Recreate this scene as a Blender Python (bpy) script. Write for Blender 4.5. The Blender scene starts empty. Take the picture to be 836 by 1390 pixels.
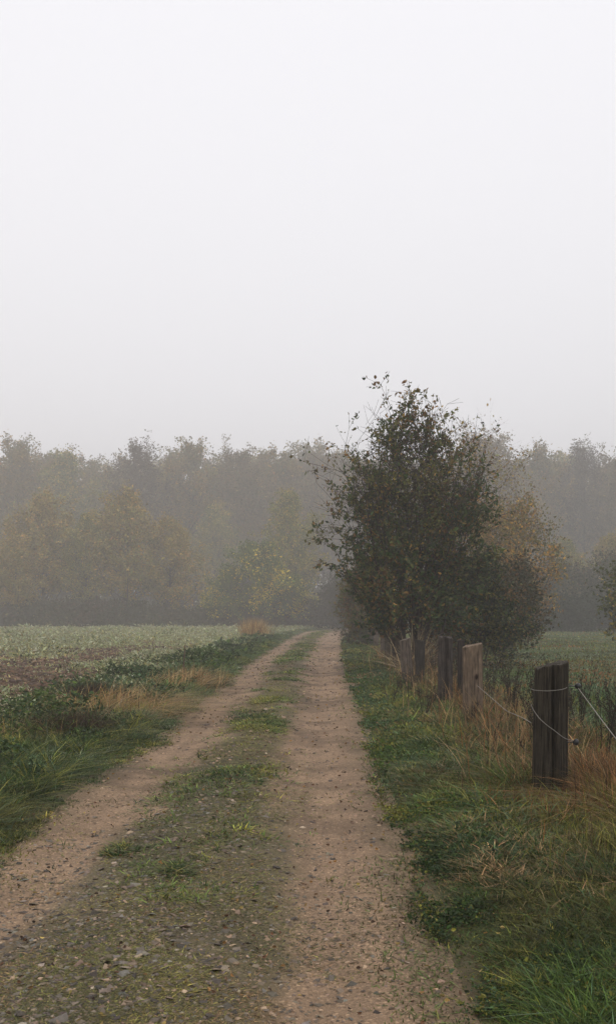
import bpy, math, random
import numpy as np
C = bpy.context.scene.collection
rng = np.random.default_rng(11)
random.seed(5)
PI = math.pi

# ------------------------------------------------------------------ noise
_T = np.random.default_rng(3).random((256, 256))
def vnoise(x, y):
    x = np.asarray(x, float); y = np.asarray(y, float)
    xi = np.floor(x).astype(int); yi = np.floor(y).astype(int)
    fx = x - xi; fy = y - yi
    fx = fx*fx*(3-2*fx); fy = fy*fy*(3-2*fy)
    a = _T[xi & 255, yi & 255]; b = _T[(xi+1) & 255, yi & 255]
    c = _T[xi & 255, (yi+1) & 255]; d = _T[(xi+1) & 255, (yi+1) & 255]
    return (a*(1-fx)+b*fx)*(1-fy)+(c*(1-fx)+d*fx)*fy
def fbm(x, y, n=4, s=0.0):
    v = 0; a = .5; t = 0
    for k in range(n):
        v = v + a*vnoise(x*2**k+s+17.3*k, y*2**k+s*1.7+5.1*k); t += a; a *= .5
    return v/t
def sst(a, b, x):
    t = np.clip((x-a)/(b-a), 0, 1); return t*t*(3-2*t)

# ------------------------------------------------------------------ layout of the land
YL = np.array([-20, 0, 5.6, 12, 20, 30, 55, 73, 90, 112, 130]); XLv = np.array([-1.95, -1.95, -1.93, -1.83, -1.84, -1.92, -1.6, -1.2, -.6, 2.2, 7.0])
YR = np.array([-20, 0, 3.8, 7.3, 12.4, 28.5, 55, 80, 95, 112, 130]); XRv = np.array([.52, .54, .58, .64, .80, 1.18, 2.15, 3.4, 4.8, 8.2, 13.0])
def XL(y): return np.interp(y, YL, XLv)
def XR(y): return np.interp(y, YR, XRv)
def XC(y):  # middle of the grass strip
    return XL(y) + (XR(y)-XL(y))*np.interp(y, [0, 5, 8.5, 12, 20, 60], [.46, .48, .47, .455, .44, .42])
def fence_x(y): return np.interp(y, [0, 6.9, 12, 18, 25, 41, 90], [1.6, 1.85, 2.2, 2.4, 2.55, 3.1, 6.5])
def H0(x, y):
    y = np.asarray(y, float); x = np.asarray(x, float)
    l = XL(y)-x; r = x-XR(y)
    h = .02*(fbm(x*.5, y*.5, 3)-.5)
    out = np.maximum(l, r)
    h = h + .07*sst(0, .5, out) + .05*(fbm(x*1.3, y*1.3, 3, 9)-.5)*sst(0, .6, out)
    h = h - .05*sst(2.2, 4.0, l) + .06*(fbm(x*.9, y*2.2, 3, 4)-.5)*sst(2.5, 4, l)*(y < 100)
    h = h + .35*sst(120, 170, y)*fbm(x*.02, y*.02, 2)
    return h
def Hroad(x, y):
    c = XC(y); w = (XR(y)-XL(y))
    u = np.abs(x-c)/w
    h = .045*np.exp(-(u/.15)**2) - .034*np.exp(-((u-.30)/.11)**2)
    return H0(x, y) + h
def Hs(x, y):   # the track's own rough surface
    return Hroad(x, y)+.006+.020*(fbm(x*4, y*4, 4, 2)-.5)+.007*(fbm(x*22, y*22, 2, 2)-.5)
def Hg(x, y):   # top of what is walked on, road included
    l = x-XL(y); r = XR(y)-x
    inside = (l > 0) & (r > 0)
    return np.where(inside, Hs(x, y), H0(x, y))

# ------------------------------------------------------------------ mesh building
class MB:
    def __init__(s): s.v = []; s.c = []; s.f4 = []; s.f3 = []; s.n = 0
    def add(s, v, c, f4=None, f3=None):
        v = np.asarray(v, np.float32).reshape(-1, 3); c = np.asarray(c, np.float32)
        if c.ndim == 1: c = np.tile(c, (len(v), 1))
        s.v.append(v); s.c.append(c)
        if f4 is not None and len(f4): s.f4.append(np.asarray(f4, np.int64).reshape(-1, 4)+s.n)
        if f3 is not None and len(f3): s.f3.append(np.asarray(f3, np.int64).reshape(-1, 3)+s.n)
        s.n += len(v)
    def mesh(s, name, mat, smooth=False):
        v = np.concatenate(s.v); c = np.concatenate(s.c)
        f4 = np.concatenate(s.f4) if s.f4 else np.zeros((0, 4), int)
        f3 = np.concatenate(s.f3) if s.f3 else np.zeros((0, 3), int)
        m = bpy.data.meshes.new(name)
        m.vertices.add(len(v)); m.vertices.foreach_set('co', v.ravel())
        nl = len(f4)*4+len(f3)*3
        m.loops.add(nl)
        m.loops.foreach_set('vertex_index', np.concatenate([f4.ravel(), f3.ravel()]).astype(np.int32))
        m.polygons.add(len(f4)+len(f3))
        ls = np.concatenate([np.arange(len(f4))*4, len(f4)*4+np.arange(len(f3))*3]).astype(np.int32)
        m.polygons.foreach_set('loop_start', ls)
        m.polygons.foreach_set('use_smooth', np.full(len(ls), smooth, bool))
        a = m.color_attributes.new('Col', 'FLOAT_COLOR', 'POINT')
        rgba = np.ones((len(v), 4), np.float32); rgba[:, :3] = c
        a.data.foreach_set('color', rgba.ravel())
        m.update(calc_edges=True)
        m.materials.append(mat)
        return m
    def build(s, name, mat, parent=None, smooth=False):
        o = bpy.data.objects.new(name, s.mesh(name, mat, smooth)); C.objects.link(o)
        if parent: o.parent = parent
        return o
def tag(o, label=None, cat=None, group=None, kind=None):
    if label: o['label'] = label
    if cat: o['category'] = cat
    if group: o['group'] = group
    if kind: o['kind'] = kind
    return o
def empty(name, loc=(0, 0, 0), rz=0):
    o = bpy.data.objects.new(name, None); C.objects.link(o); o.location = loc; o.rotation_euler = (0, 0, rz); o.empty_display_size = .2
    return o
def copy_tree(o, parent=None):
    c = o.copy(); C.objects.link(c)
    if parent: c.parent = parent
    for ch in [q for q in bpy.data.objects if q.parent == o]: copy_tree(ch, c)
    return c

def tube(mb, P, R, col, sides=5):
    P = np.asarray(P, float); n = len(P)
    T = np.gradient(P, axis=0); T /= np.linalg.norm(T, axis=1)[:, None]+1e-9
    ref = np.array([0, 0, 1.]) if abs(T[0][2]) < .9 else np.array([1., 0, 0])
    A = np.cross(T, ref); A /= np.linalg.norm(A, axis=1)[:, None]+1e-9
    B = np.cross(T, A)
    th = np.arange(sides)*2*PI/sides
    R = np.asarray(R, float)
    V = P[:, None, :] + R[:, None, None]*(np.cos(th)[None, :, None]*A[:, None, :]+np.sin(th)[None, :, None]*B[:, None, :])
    i = np.arange(n-1)[:, None]*sides; j = np.arange(sides)[None, :]; k = (j+1) % sides
    F = np.stack([i+j, i+k, i+sides+k, i+sides+j], -1).reshape(-1, 4)
    mb.add(V.reshape(-1, 3), col, F)

def blades(mb, x, y, h, w, col, lean=.35, bend=.5, levels=3, z=None, yaw=None, tipc=None, leandir=None):
    """grass blades: ribbons of `levels` quads with a curved spine"""
    N = len(x)
    if z is None: z = Hg(x, y)-.01
    th = rng.uniform(0, 2*PI, N) if leandir is None else leandir
    L = rng.normal(0, 1, N)*lean if np.isscalar(lean) else lean
    ya = rng.uniform(0, PI, N) if yaw is None else yaw
    d = np.stack([np.cos(th), np.sin(th)], 1)
    s = np.stack([np.cos(ya), np.sin(ya)], 1)
    col = np.asarray(col)
    if col.ndim == 1: col = np.tile(col, (N, 1))
    V = np.zeros((N, (levels+1)*2, 3)); CC = np.zeros((N, (levels+1)*2, 3))
    L = np.clip(np.abs(L), 0, 1.7)
    for k in range(levels+1):
        t = k/levels
        off = h*(L*t + bend*L*t*t*1.5)
        up = h*t*(1-.35*np.clip(L*bend, 0, 1.5)*t)/np.sqrt(1+L*L)
        ww = w*(1-t**1.7)*.5+w*.03
        for q, sg in enumerate((-1, 1)):
            V[:, 2*k+q, 0] = x+d[:, 0]*off+s[:, 0]*ww*sg
            V[:, 2*k+q, 1] = y+d[:, 1]*off+s[:, 1]*ww*sg
            V[:, 2*k+q, 2] = z+up
            cc = col if tipc is None else col*(1-t)+tipc*t
            CC[:, 2*k+q] = cc
    b = np.arange(N)[:, None]*(levels+1)*2
    F = []
    for k in range(levels):
        F.append(np.concatenate([b+2*k, b+2*k+1, b+2*k+3, b+2*k+2], 1))
    mb.add(V.reshape(-1, 3), CC.reshape(-1, 3), np.stack(F, 1).reshape(-1, 4))

def unit(v): return v/(np.linalg.norm(v, axis=-1, keepdims=True)+1e-9)
def leaves(mb, P, D, size, col, wide=.6, fold=.25, detail=True):
    """folded leaf shapes at P, pointing along D"""
    N = len(P)
    D = unit(D); r = unit(rng.normal(0, 1, (N, 3)))
    S = unit(np.cross(D, r)); U = np.cross(S, D)
    size = np.broadcast_to(size, (N,))[:, None]
    hw = size*wide*.5; f = size*fold*wide
    if detail:
        V = np.stack([P, P+D*size*.3-S*hw+U*f, P+D*size*.68-S*hw*.75+U*f*.8, P+D*size-U*size*.08,
                      P+D*size*.68+S*hw*.75+U*f*.8, P+D*size*.3+S*hw+U*f], 1)
        b = np.arange(N)[:, None]*6
        F = np.concatenate([b+[[0, 1, 2, 3]], b+[[0, 3, 4, 5]]], 0)
        k = 6
    else:
        V = np.stack([P, P+D*size*.5-S*hw+U*f, P+D*size, P+D*size*.5+S*hw+U*f], 1)
        b = np.arange(N)[:, None]*4
        F = b+[[0, 1, 2, 3]]; k = 4
    mb.add(V.reshape(-1, 3), np.repeat(col, k, 0), F)

def pick(pal, N, wts=None, var=.25):
    pal = np.array(pal, float); w = None if wts is None else np.array(wts)/sum(wts)
    c = pal[rng.choice(len(pal), N, p=w)]
    return np.clip(c*np.exp(rng.normal(0, var*1.2, (N, 1)))*(1+rng.normal(0, .03, (N, 3))), .004, 1)

# ------------------------------------------------------------------ materials
def mat_attr(name, rough=.7, trans=0.0, bump=0, bscale=60, spec=.3, nscale=None, namt=.25):
    m = bpy.data.materials.new(name); m.use_nodes = True; nt = m.node_tree; nd = nt.nodes; ln = nt.links
    b = nd['Principled BSDF']; b.inputs['Roughness'].default_value = rough
    b.inputs['Specular IOR Level'].default_value = spec
    a = nd.new('ShaderNodeAttribute'); a.attribute_name = 'Col'
    src = a.outputs['Color']
    tc = nd.new('ShaderNodeTexCoord')
    if nscale:
        n = nd.new('ShaderNodeTexNoise'); n.inputs['Scale'].default_value = nscale; n.inputs['Detail'].default_value = 6
        ln.new(tc.outputs['Object'], n.inputs['Vector'])
        mr = nd.new('ShaderNodeMapRange'); mr.inputs['From Min'].default_value = .3; mr.inputs['From Max'].default_value = .7
        mr.inputs['To Min'].default_value = 1-namt; mr.inputs['To Max'].default_value = 1+namt
        ln.new(n.outputs['Fac'], mr.inputs['Value'])
        mx = nd.new('ShaderNodeVectorMath'); mx.operation = 'SCALE'
        ln.new(src, mx.inputs[0]); ln.new(mr.outputs['Result'], mx.inputs['Scale']); src = mx.outputs['Vector']
    ln.new(src, b.inputs['Base Color'])
    if bump:
        n2 = nd.new('ShaderNodeTexNoise'); n2.inputs['Scale'].default_value = bscale; n2.inputs['Detail'].default_value = 5
        ln.new(tc.outputs['Object'], n2.inputs['Vector'])
        bp = nd.new('ShaderNodeBump'); bp.inputs['Strength'].default_value = bump; bp.inputs['Distance'].default_value = .01
        ln.new(n2.outputs['Fac'], bp.inputs['Height']); ln.new(bp.outputs['Normal'], b.inputs['Normal'])
    if trans:
        t = nd.new('ShaderNodeBsdfTranslucent'); ln.new(src, t.inputs['Color'])
        ms = nd.new('ShaderNodeMixShader'); ms.inputs['Fac'].default_value = trans
        ln.new(b.outputs['BSDF'], ms.inputs[1]); ln.new(t.outputs['BSDF'], ms.inputs[2])
        ln.new(ms.outputs['Shader'], nd['Material Output'].inputs['Surface'])
    return m
M_leaf = mat_attr('leaf', .6, .25)
M_far = mat_attr('far_leaf', .9, 0, spec=.1)
M_grass = mat_attr('grass_blade', .6, .22, spec=.25)
M_bark = mat_attr('bark', .9, 0, .6, 40, nscale=9)
M_stone = mat_attr('stone', .75, 0, .4, 90, nscale=40, namt=.2)

def nodes(m):
    m.use_nodes = True; nt = m.node_tree
    return nt, nt.nodes, nt.links, nt.nodes['Principled BSDF']
# ground under the plants
mg = bpy.data.materials.new('soil_and_turf'); nt, nd, ln, B = nodes(mg)
B.inputs['Roughness'].default_value = .95; B.inputs['Specular IOR Level'].default_value = .15
tc = nd.new('ShaderNodeTexCoord'); at = nd.new('ShaderNodeAttribute'); at.attribute_name = 'Col'
n1 = nd.new('ShaderNodeTexNoise'); n1.inputs['Scale'].default_value = 2.2; n1.inputs['Detail'].default_value = 12; n1.inputs['Roughness'].default_value = .7
ln.new(tc.outputs['Object'], n1.inputs['Vector'])
mr = nd.new('ShaderNodeMapRange'); mr.inputs['From Min'].default_value = .3; mr.inputs['From Max'].default_value = .7; mr.inputs['To Min'].default_value = .5; mr.inputs['To Max'].default_value = 1.5
ln.new(n1.outputs['Fac'], mr.inputs['Value'])
sc = nd.new('ShaderNodeVectorMath'); sc.operation = 'SCALE'; ln.new(at.outputs['Color'], sc.inputs[0]); ln.new(mr.outputs['Result'], sc.inputs['Scale'])
ln.new(sc.outputs['Vector'], B.inputs['Base Color'])
n2 = nd.new('ShaderNodeTexNoise'); n2.inputs['Scale'].default_value = 14; n2.inputs['Detail'].default_value = 8; ln.new(tc.outputs['Object'], n2.inputs['Vector'])
bp = nd.new('ShaderNodeBump'); bp.inputs['Strength'].default_value = 1; bp.inputs['Distance'].default_value = .04
ln.new(n2.outputs['Fac'], bp.inputs['Height']); ln.new(bp.outputs['Normal'], B.inputs['Normal'])

# dirt of the track
mt = bpy.data.materials.new('packed_dirt'); nt, nd, ln, B = nodes(mt)
B.inputs['Roughness'].default_value = .88; B.inputs['Specular IOR Level'].default_value = .25
tc = nd.new('ShaderNodeTexCoord'); at = nd.new('ShaderNodeAttribute'); at.attribute_name = 'Col'
def noise(scale, det=6, rough=.6, dist=0):
    n = nd.new('ShaderNodeTexNoise'); n.inputs['Scale'].default_value = scale; n.inputs['Detail'].default_value = det
    n.inputs['Roughness'].default_value = rough; n.inputs['Distortion'].default_value = dist
    ln.new(tc.outputs['Object'], n.inputs['Vector']); return n
def mrange(src, a, b, c, d):
    m = nd.new('ShaderNodeMapRange'); m.inputs['From Min'].default_value = a; m.inputs['From Max'].default_value = b
    m.inputs['To Min'].default_value = c; m.inputs['To Max'].default_value = d; ln.new(src, m.inputs['Value']); return m.outputs['Result']
def scale(src, f):
    s = nd.new('ShaderNodeVectorMath'); s.operation = 'SCALE'; ln.new(src, s.inputs[0]); ln.new(f, s.inputs['Scale']); return s.outputs['Vector']
c = scale(at.outputs['Color'], mrange(noise(3, 8, .65).outputs['Fac'], .3, .7, .82, 1.2))
c = scale(c, mrange(noise(90, 4, .7).outputs['Fac'], .3, .7, .72, 1.28))
vo = nd.new('ShaderNodeTexVoronoi'); vo.inputs['Scale'].default_value = 75; ln.new(tc.outputs['Object'], vo.inputs['Vector'])
grit = mrange(vo.outputs['Distance'], .1, .5, 1.12, .86)
c = scale(c, grit)
hs = nd.new('ShaderNodeSeparateColor'); ln.new(vo.outputs['Color'], hs.inputs['Color'])
c = scale(c, mrange(hs.outputs['Red'], .86, .97, 1.0, 1.55))
c = scale(c, mrange(hs.outputs['Green'], .86, .97, 1.0, .6))
ln.new(c, B.inputs['Base Color'])
add = nd.new('ShaderNodeMath'); add.operation = 'MULTIPLY_ADD'
ln.new(vo.outputs['Distance'], add.inputs[0]); add.inputs[1].default_value = -.5; ln.new(noise(30, 8, .7).outputs['Fac'], add.inputs[2])
bp = nd.new('ShaderNodeBump'); bp.inputs['Strength'].default_value = .8; bp.inputs['Distance'].default_value = .012
ln.new(add.outputs[0], bp.inputs['Height']); ln.new(bp.outputs['Normal'], B.inputs['Normal'])

# weathered wood
mw = bpy.data.materials.new('weathered_wood'); nt, nd, ln, B = nodes(mw)
B.inputs['Roughness'].default_value = .9; B.inputs['Specular IOR Level'].default_value = .08
tc = nd.new('ShaderNodeTexCoord'); at = nd.new('ShaderNodeAttribute'); at.attribute_name = 'Col'
mp = nd.new('ShaderNodeMapping'); mp.inputs['Scale'].default_value = (1, 1, .05); ln.new(tc.outputs['Object'], mp.inputs['Vector'])
g = nd.new('ShaderNodeTexNoise'); g.inputs['Scale'].default_value = 70; g.inputs['Detail'].default_value = 8; g.inputs['Roughness'].default_value = .65; g.inputs['Distortion'].default_value = .4
ln.new(mp.outputs['Vector'], g.inputs['Vector'])
blot = noise(7, 6, .6)
c = scale(at.outputs['Color'], mrange(g.outputs['Fac'], .34, .66, .25, 2.1))
c = scale(c, mrange(blot.outputs['Fac'], .3, .7, .7, 1.3))
ln.new(c, B.inputs['Base Color'])
bp = nd.new('ShaderNodeBump'); bp.inputs['Strength'].default_value = 1; bp.inputs['Distance'].default_value = .02
ln.new(g.outputs['Fac'], bp.inputs['Height']); ln.new(bp.outputs['Normal'], B.inputs['Normal'])
M_wood = mw
def plain(name, col, rough=.6):
    m = bpy.data.materials.new(name); nt, nd, ln, B = nodes(m)
    tc = nd.new('ShaderNodeTexCoord'); n = nd.new('ShaderNodeTexNoise'); n.inputs['Scale'].default_value = 120; ln.new(tc.outputs['Object'], n.inputs['Vector'])
    r = nd.new('ShaderNodeMapRange'); r.inputs['To Min'].default_value = .6; r.inputs['To Max'].default_value = 1.4; ln.new(n.outputs['Fac'], r.inputs['Value'])
    s = nd.new('ShaderNodeVectorMath'); s.operation = 'SCALE'; s.inputs[0].default_value = col; ln.new(r.outputs['Result'], s.inputs['Scale'])
    ln.new(s.outputs['Vector'], B.inputs['Base Color']); B.inputs['Roughness'].default_value = rough
    return m
M_rope = plain('pale_rope', (.24, .22, .19), .8)
M_plastic = plain('black_plastic', (.012, .012, .013), .4)

# ------------------------------------------------------------------ ground
def grow(a, b, first, ratio, mx):
    out = [a]; s = first
    while out[-1] < b: out.append(out[-1]+s); s = min(s*ratio, mx)
    return np.array(out)
# distance samples
gy = np.concatenate([-grow(0, 900, 1.5, 1.25, 200)[::-1][:-1]+1.5, grow(1.5, 1500, .09, 1.018, 120)])
px = grow(0, 1300, .09, 1.035, 120)
gx = np.concatenate([-px[::-1][:-1], px])-.2
GX, GY = np.meshgrid(gx, gy)
Z = H0(GX, GY)
ins = np.minimum(GX-XL(GY), XR(GY)-GX)
Z = Z-.06*sst(-.02, .10, ins)*(GY < 125)
soil = np.array([.125, .076, .044]); turf = np.array([.040, .052, .017]); turf2 = np.array([.075, .092, .034]); wood = np.array([.03, .025, .016])
lf = XL(GY)-GX
fld = sst(1.7, 2.8, lf+1.5*(fbm(GX*.6, GY*.3, 3, 2)-.5))
green = sst(.47, .62, fbm(GX*.12+3, GY*.05, 3, 8)+.25*sst(45, 90, GY))[..., None]
colL = soil*(1-green*.75)+np.array([.34, .31, .14])*green*.75
mead = sst(.6, 2, GX-fence_x(GY))[..., None]
col = turf*(1-mead)+turf2*mead
col = np.where(GX[..., None] < XL(GY)[..., None], turf*(1-fld[..., None])+colL*fld[..., None], col)
em = (sst(.28, 0, np.maximum(lf, GX-XR(GY))+.5*(fbm(GX*4, GY*4, 3, 77)-.5)))[..., None]
col = col*(1-em*.8)+np.array([.13, .095, .058])*em*.8
fw = sst(124, 132, GY)[..., None]
col = col*(1-fw)+wood*fw
g = MB(); nx = len(gx); ny = len(gy)
i = (np.arange(ny-1)[:, None]*nx+np.arange(nx-1)[None, :])
g.add(np.stack([GX, GY, Z], -1).reshape(-1, 3), col.reshape(-1, 3), np.stack([i, i+1, i+nx+1, i+nx], -1).reshape(-1, 4))
tag(g.build('ground', mg, smooth=True), kind='structure')

# ------------------------------------------------------------------ track
ty = grow(-6, 125, .2, 1, .2); ty = np.concatenate([np.arange(-6, 2.2, .25), grow(2.2, 128, .022, 1.006, .6)])
tu = np.linspace(0, 1, 130)
TY = np.repeat(ty[:, None], len(tu), 1)
ej = .16*(fbm(ty*1.1, ty*0+1, 4, 3)-.5); ek = .16*(fbm(ty*1.1, ty*0+9, 4, 6)-.5)
TX = (XL(ty)-.10+ej)[:, None]*(1-tu)+(XR(ty)+.10+ek)[:, None]*tu
ed = np.minimum(tu, 1-tu)[None, :]*(XR(ty)-XL(ty)+.2)[:, None]
TZ = Hroad(TX, TY)+.006-.035*(1-sst(0, .12, ed)) + .020*(fbm(TX*4, TY*4, 4, 2)-.5) + .007*(fbm(TX*22, TY*22, 2, 2)-.5)
rut = np.abs(TX-XC(TY))/(XR(TY)-XL(TY))
strip = np.exp(-(rut/.17)**2)
broad = sst(9, 4.5, TY)
strip = np.maximum(strip, np.exp(-(rut/.26)**4)*broad)
pn = fbm(TX*2.2, TY*1.4, 4, 5)
mix = sst(.25, .75, strip+.9*(pn-.5))[..., None]
dirt = np.array([.262, .174, .106]); cen = np.array([.122, .098, .050])
tcol = dirt*(1-mix)+cen*mix
# crosswise damp, darker washed bands and gravel ridges
bnd = sst(.58, .72, fbm(TX*.9+2, TY*2.4, 4, 13))[..., None]
tcol = tcol*(1-.32*bnd*(.3+.7*sst(6, 9, TY))[..., None])
paler = sst(.5, .7, fbm(TX*1.2, TY*.5, 3, 21))[..., None]
tcol = tcol*(1+.12*paler)
tcol = tcol*(1+.34*(fbm((TX-XC(TY))*13, TY*.35, 4, 61)-.5))[..., None]
dampp = sst(.56, .70, fbm(TX*2.1, TY*1.3, 4, 71))[..., None]
tcol = tcol*(1-.30*dampp)
edge = sst(.42, .08, ed+.35*(pn-.5))[..., None]
tcol = tcol*(1-.45*edge)+np.array([.08, .066, .035])*.45*edge
far = sst(60, 120, TY)[..., None]
t = MB(); nu = len(tu); nt_ = len(ty)
i = (np.arange(nt_-1)[:, None]*nu+np.arange(nu-1)[None, :])
t.add(np.stack([TX, TY, TZ], -1).reshape(-1, 3), tcol.reshape(-1, 3), np.stack([i, i+1, i+nu+1, i+nu], -1).reshape(-1, 4))
tag(t.build('dirt_track', mt, smooth=True), kind='structure')

# ------------------------------------------------------------------ scattering helper
def scatter(n, x0, x1, y0, y1, p=1.6):
    """random points, thinner with distance"""
    u = rng.random(n)
    if p == 1: y = y0*(y1/y0)**u
    else: y = (y0**(1-p)+u*(y1**(1-p)-y0**(1-p)))**(1/(1-p))
    return rng.random(n), y
# palettes (real leaf colours)
G_dark = (.026, .048, .010); G_mid = (.062, .100, .018); G_yel = (.16, .155, .028); G_blue = (.070, .115, .050); G_pale = (.17, .19, .12)
STRAW = (.23, .15, .07); RUST = (.20, .085, .03); BROWN = (.055, .032, .018); OLIVE = (.065, .062, .016)
def palmix(x, y, pals, seeds, scale=.8, sharp=4, var=.22):
    """pick palette entries with noise-driven patches"""
    W = np.stack([np.exp(sharp*fbm(x*scale, y*scale*.7, 3, s)*3)*w for (p, w), s in zip(pals, seeds)], 1)
    W /= W.sum(1, keepdims=True); cs = W.cumsum(1); r = rng.random(len(x))[:, None]
    k = (r > cs).sum(1).clip(0, len(pals)-1)
    c = np.array([p for p, w in pals])[k]
    return np.clip(c*np.exp(rng.normal(0, var*1.6, (len(x), 1)))*(1+rng.normal(0, .05, (len(x), 3))), .004, 1)

def tufts(mb, x, y, per, rad, h, w, cc, lean=.55, bend=.9, levels=3, z=None, out=.65, tip=1.35, var=.28):
    """each centre throws `per` blades outwards; one colour per tuft with a little spread"""
    n = len(x); X = np.repeat(x, per); Y = np.repeat(y, per); R_ = np.repeat(np.broadcast_to(rad, (n,)), per)
    a = rng.uniform(0, 2*PI, n*per); q = np.sqrt(rng.random(n*per))
    X = X+np.cos(a)*q*R_; Y = Y+np.sin(a)*q*R_
    hh = np.repeat(np.broadcast_to(h, (n,)), per)*np.exp(np.clip(rng.normal(0, .3, n*per), -.6, .4)); ww = np.repeat(np.broadcast_to(w, (n,)), per)*np.exp(np.clip(rng.normal(0, .25, n*per), -.5, .25))
    c = np.repeat(cc*np.exp(np.clip(rng.normal(0, .28, (n, 1)), -.6, .4)), per, 0)*np.exp(np.clip(rng.normal(0, var, (n*per, 1)), -.7, .45))
    dr = np.where(rng.random(n*per) < out, a+rng.normal(0, .5, n*per), rng.uniform(0, 2*PI, n*per))
    L = np.abs(rng.normal(0, lean, n*per))+.45*lean*q
    blades(mb, X, Y, hh, ww, c, lean=L, bend=bend, levels=levels, tipc=c*tip, leandir=dr, z=z)

# right verge --------------------------------------------------------------
m = MB()
N = 36000
u, y = scatter(N, 0, 1, 2.4, 95, 1.75)
xr = XR(y); fx = fence_x(y)
jag = .30*(fbm(y*1.3, y*0, 4, 31)-.5)*2
x0 = xr-.08+jag*.5; x = x0+(u**.85)*(fx+1.1-x0)
t = (x-xr)/(fx-xr)
keep = rng.random(N) < sst(-.02, .12, x-x0+.12*rng.random(N))
x, y, t = x[keep], y[keep], t[keep]
clump = fbm(x*2.2, y*2.2, 3, 40)
h = (.030+.045*sst(.05, .4, t)+.085*sst(.5, 1.0, t))*(.3+1.35*clump)*np.exp(rng.normal(0, .25, len(x)))*(1+.004*y)*(.62+.14*sst(4, 7, y)-.16*sst(9, 13, y)*(t > .6))*(1-.5*((y > 5.3) & (y < 6.95) & (np.abs(x-1.72) < .32)))
rustm = sst(.75, 1.1, t+.6*(fbm(x*.8, y*.35, 3, 44)-.5))*(y > 5.2)
col = palmix(x, y, [(G_dark, .9), (G_mid, 1.1), (G_yel, .55), (G_blue, .6), (OLIVE, .7), (STRAW, .12)], [1, 2, 3, 4, 5, 6])
rc = pick([RUST, STRAW, OLIVE, BROWN], len(x), [2, 1.6, 2.2, 1.2])
isr = rng.random(len(x)) < rustm*.45
col[isr] = rc[isr]
tufts(m, x, y, 16, .02+.006*y, h, .0026+.0010*y**.92, col)
tag(m.build('verge_grass', M_grass), 'green and rust grass on the verge between the track and the fence posts', 'grass', kind='stuff')
# broad low leaves in the right verge
m = MB(); N = 150000
u, y = scatter(N, 0, 1, 2.4, 60, 1.7)
x = XR(y)-.14+u**1.25*(fence_x(y)-XR(y))*.9
cl = fbm(x*2.1, y*2.1, 3, 50)+.5*(fbm(x*9, y*9, 2, 51)-.5)
k = rng.random(N) < sst(.36, .62, cl)*sst(-.12, .08, x-XR(y)+.25*(fbm(x*4, y*3, 3, 52)-.5)); x, y = x[k], y[k]
P = np.stack([x, y, Hg(x, y)+rng.random(len(x))*.035], 1)
D = rng.normal(0, 1, (len(x), 3)); D[:, 2] = np.abs(D[:, 2])*.35+.1
leaves(m, P, D, (.007+.0019*y)*np.exp(rng.normal(0, .3, len(x))), palmix(x, y, [(G_dark, .7), (G_mid, 1.4), (G_yel, .8), (G_blue, .6), (STRAW, .08)], [7, 8, 9, 3, 4]), .65)
tag(m.build('clover_and_weeds', M_leaf), 'low dark green clover and weeds along the right edge of the track', 'ground cover', kind='stuff')
# long blue-green blades in front of the near post, bending over
m = MB(); N = 3400
u, y = scatter(N, 0, 1, 2.8, 14, 1.3); x = XR(y)+.45+rng.random(N)**.8*2.2
cl = fbm(x*1.6, y*1.6, 3, 60); k = rng.random(N) < sst(.42, .62, cl); x, y, cl = x[k], y[k], cl[k]
col = palmix(x, y, [(G_blue, 1.0), (G_mid, 1), (G_pale, .35), (STRAW, .25), (G_yel, .4)], [2, 3, 4, 5, 6])
tufts(m, x, y, 13, .035, (.06+.10*rng.random(len(x)))*(.6+.8*cl)*(.7+.3*sst(4, 6, y)), .0040+.0006*y, col, lean=.8, bend=1.3, levels=4, tip=1.5)
tag(m.build('long_grass', M_grass), 'long blue green grass bending over in front of the nearest fence post', 'grass', kind='stuff')
# rust and straw grass around the fence line
m = MB(); N = 42000
u, y = scatter(N, 0, 1, 4.8, 48, 1.35); x = fence_x(y)+rng.normal(.10, .24, N)+(rng.random(N) < .35)*rng.random(N)*.8*(y < 14)
cl = fbm(x*1.2, y*.6, 3, 70); k = (rng.random(N) < sst(.40, .60, cl)) & (x > XR(y)+.35); x, y = x[k], y[k]; cl = cl[k]
col = palmix(x, y, [(RUST, .9), (STRAW, .9), (OLIVE, 1.7), (BROWN, 1.0), (G_yel, 1.0)], [2, 3, 4, 5, 6], var=.3)
blades(m, x, y, (.08+.19*rng.random(len(x)))*(.45+cl)*(1-.35*sst(9, 12, y)-.25*sst(18, 24, y))*(1-.5*((y > 5.3) & (y < 6.95) & (np.abs(x-1.72) < .32))), .003+.0006*y, col, lean=.42, bend=.8, levels=3, tipc=col*1.15)
N = 1900
u, y = scatter(N, 0, 1, 5.6, 30, 1.3); x = fence_x(y)+rng.normal(.1, .35, N)
k = (x > XR(y)+.5) & ~((y < 6.95) & (x < 2.1)); x, y = x[k], y[k]
col = pick([STRAW, (.30, .20, .09), RUST, BROWN, OLIVE], len(x), [2, 1.3, 1, 1, 1], .35)
blades(m, x, y, .28+.32*rng.random(len(x)), .0035+.0006*y, col, lean=.35, bend=1.1, levels=5, tipc=col*1.1)
tag(m.build('rusty_grass', M_grass), 'rust and straw coloured dry grass grown up around the fence posts', 'grass', kind='stuff')
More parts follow.
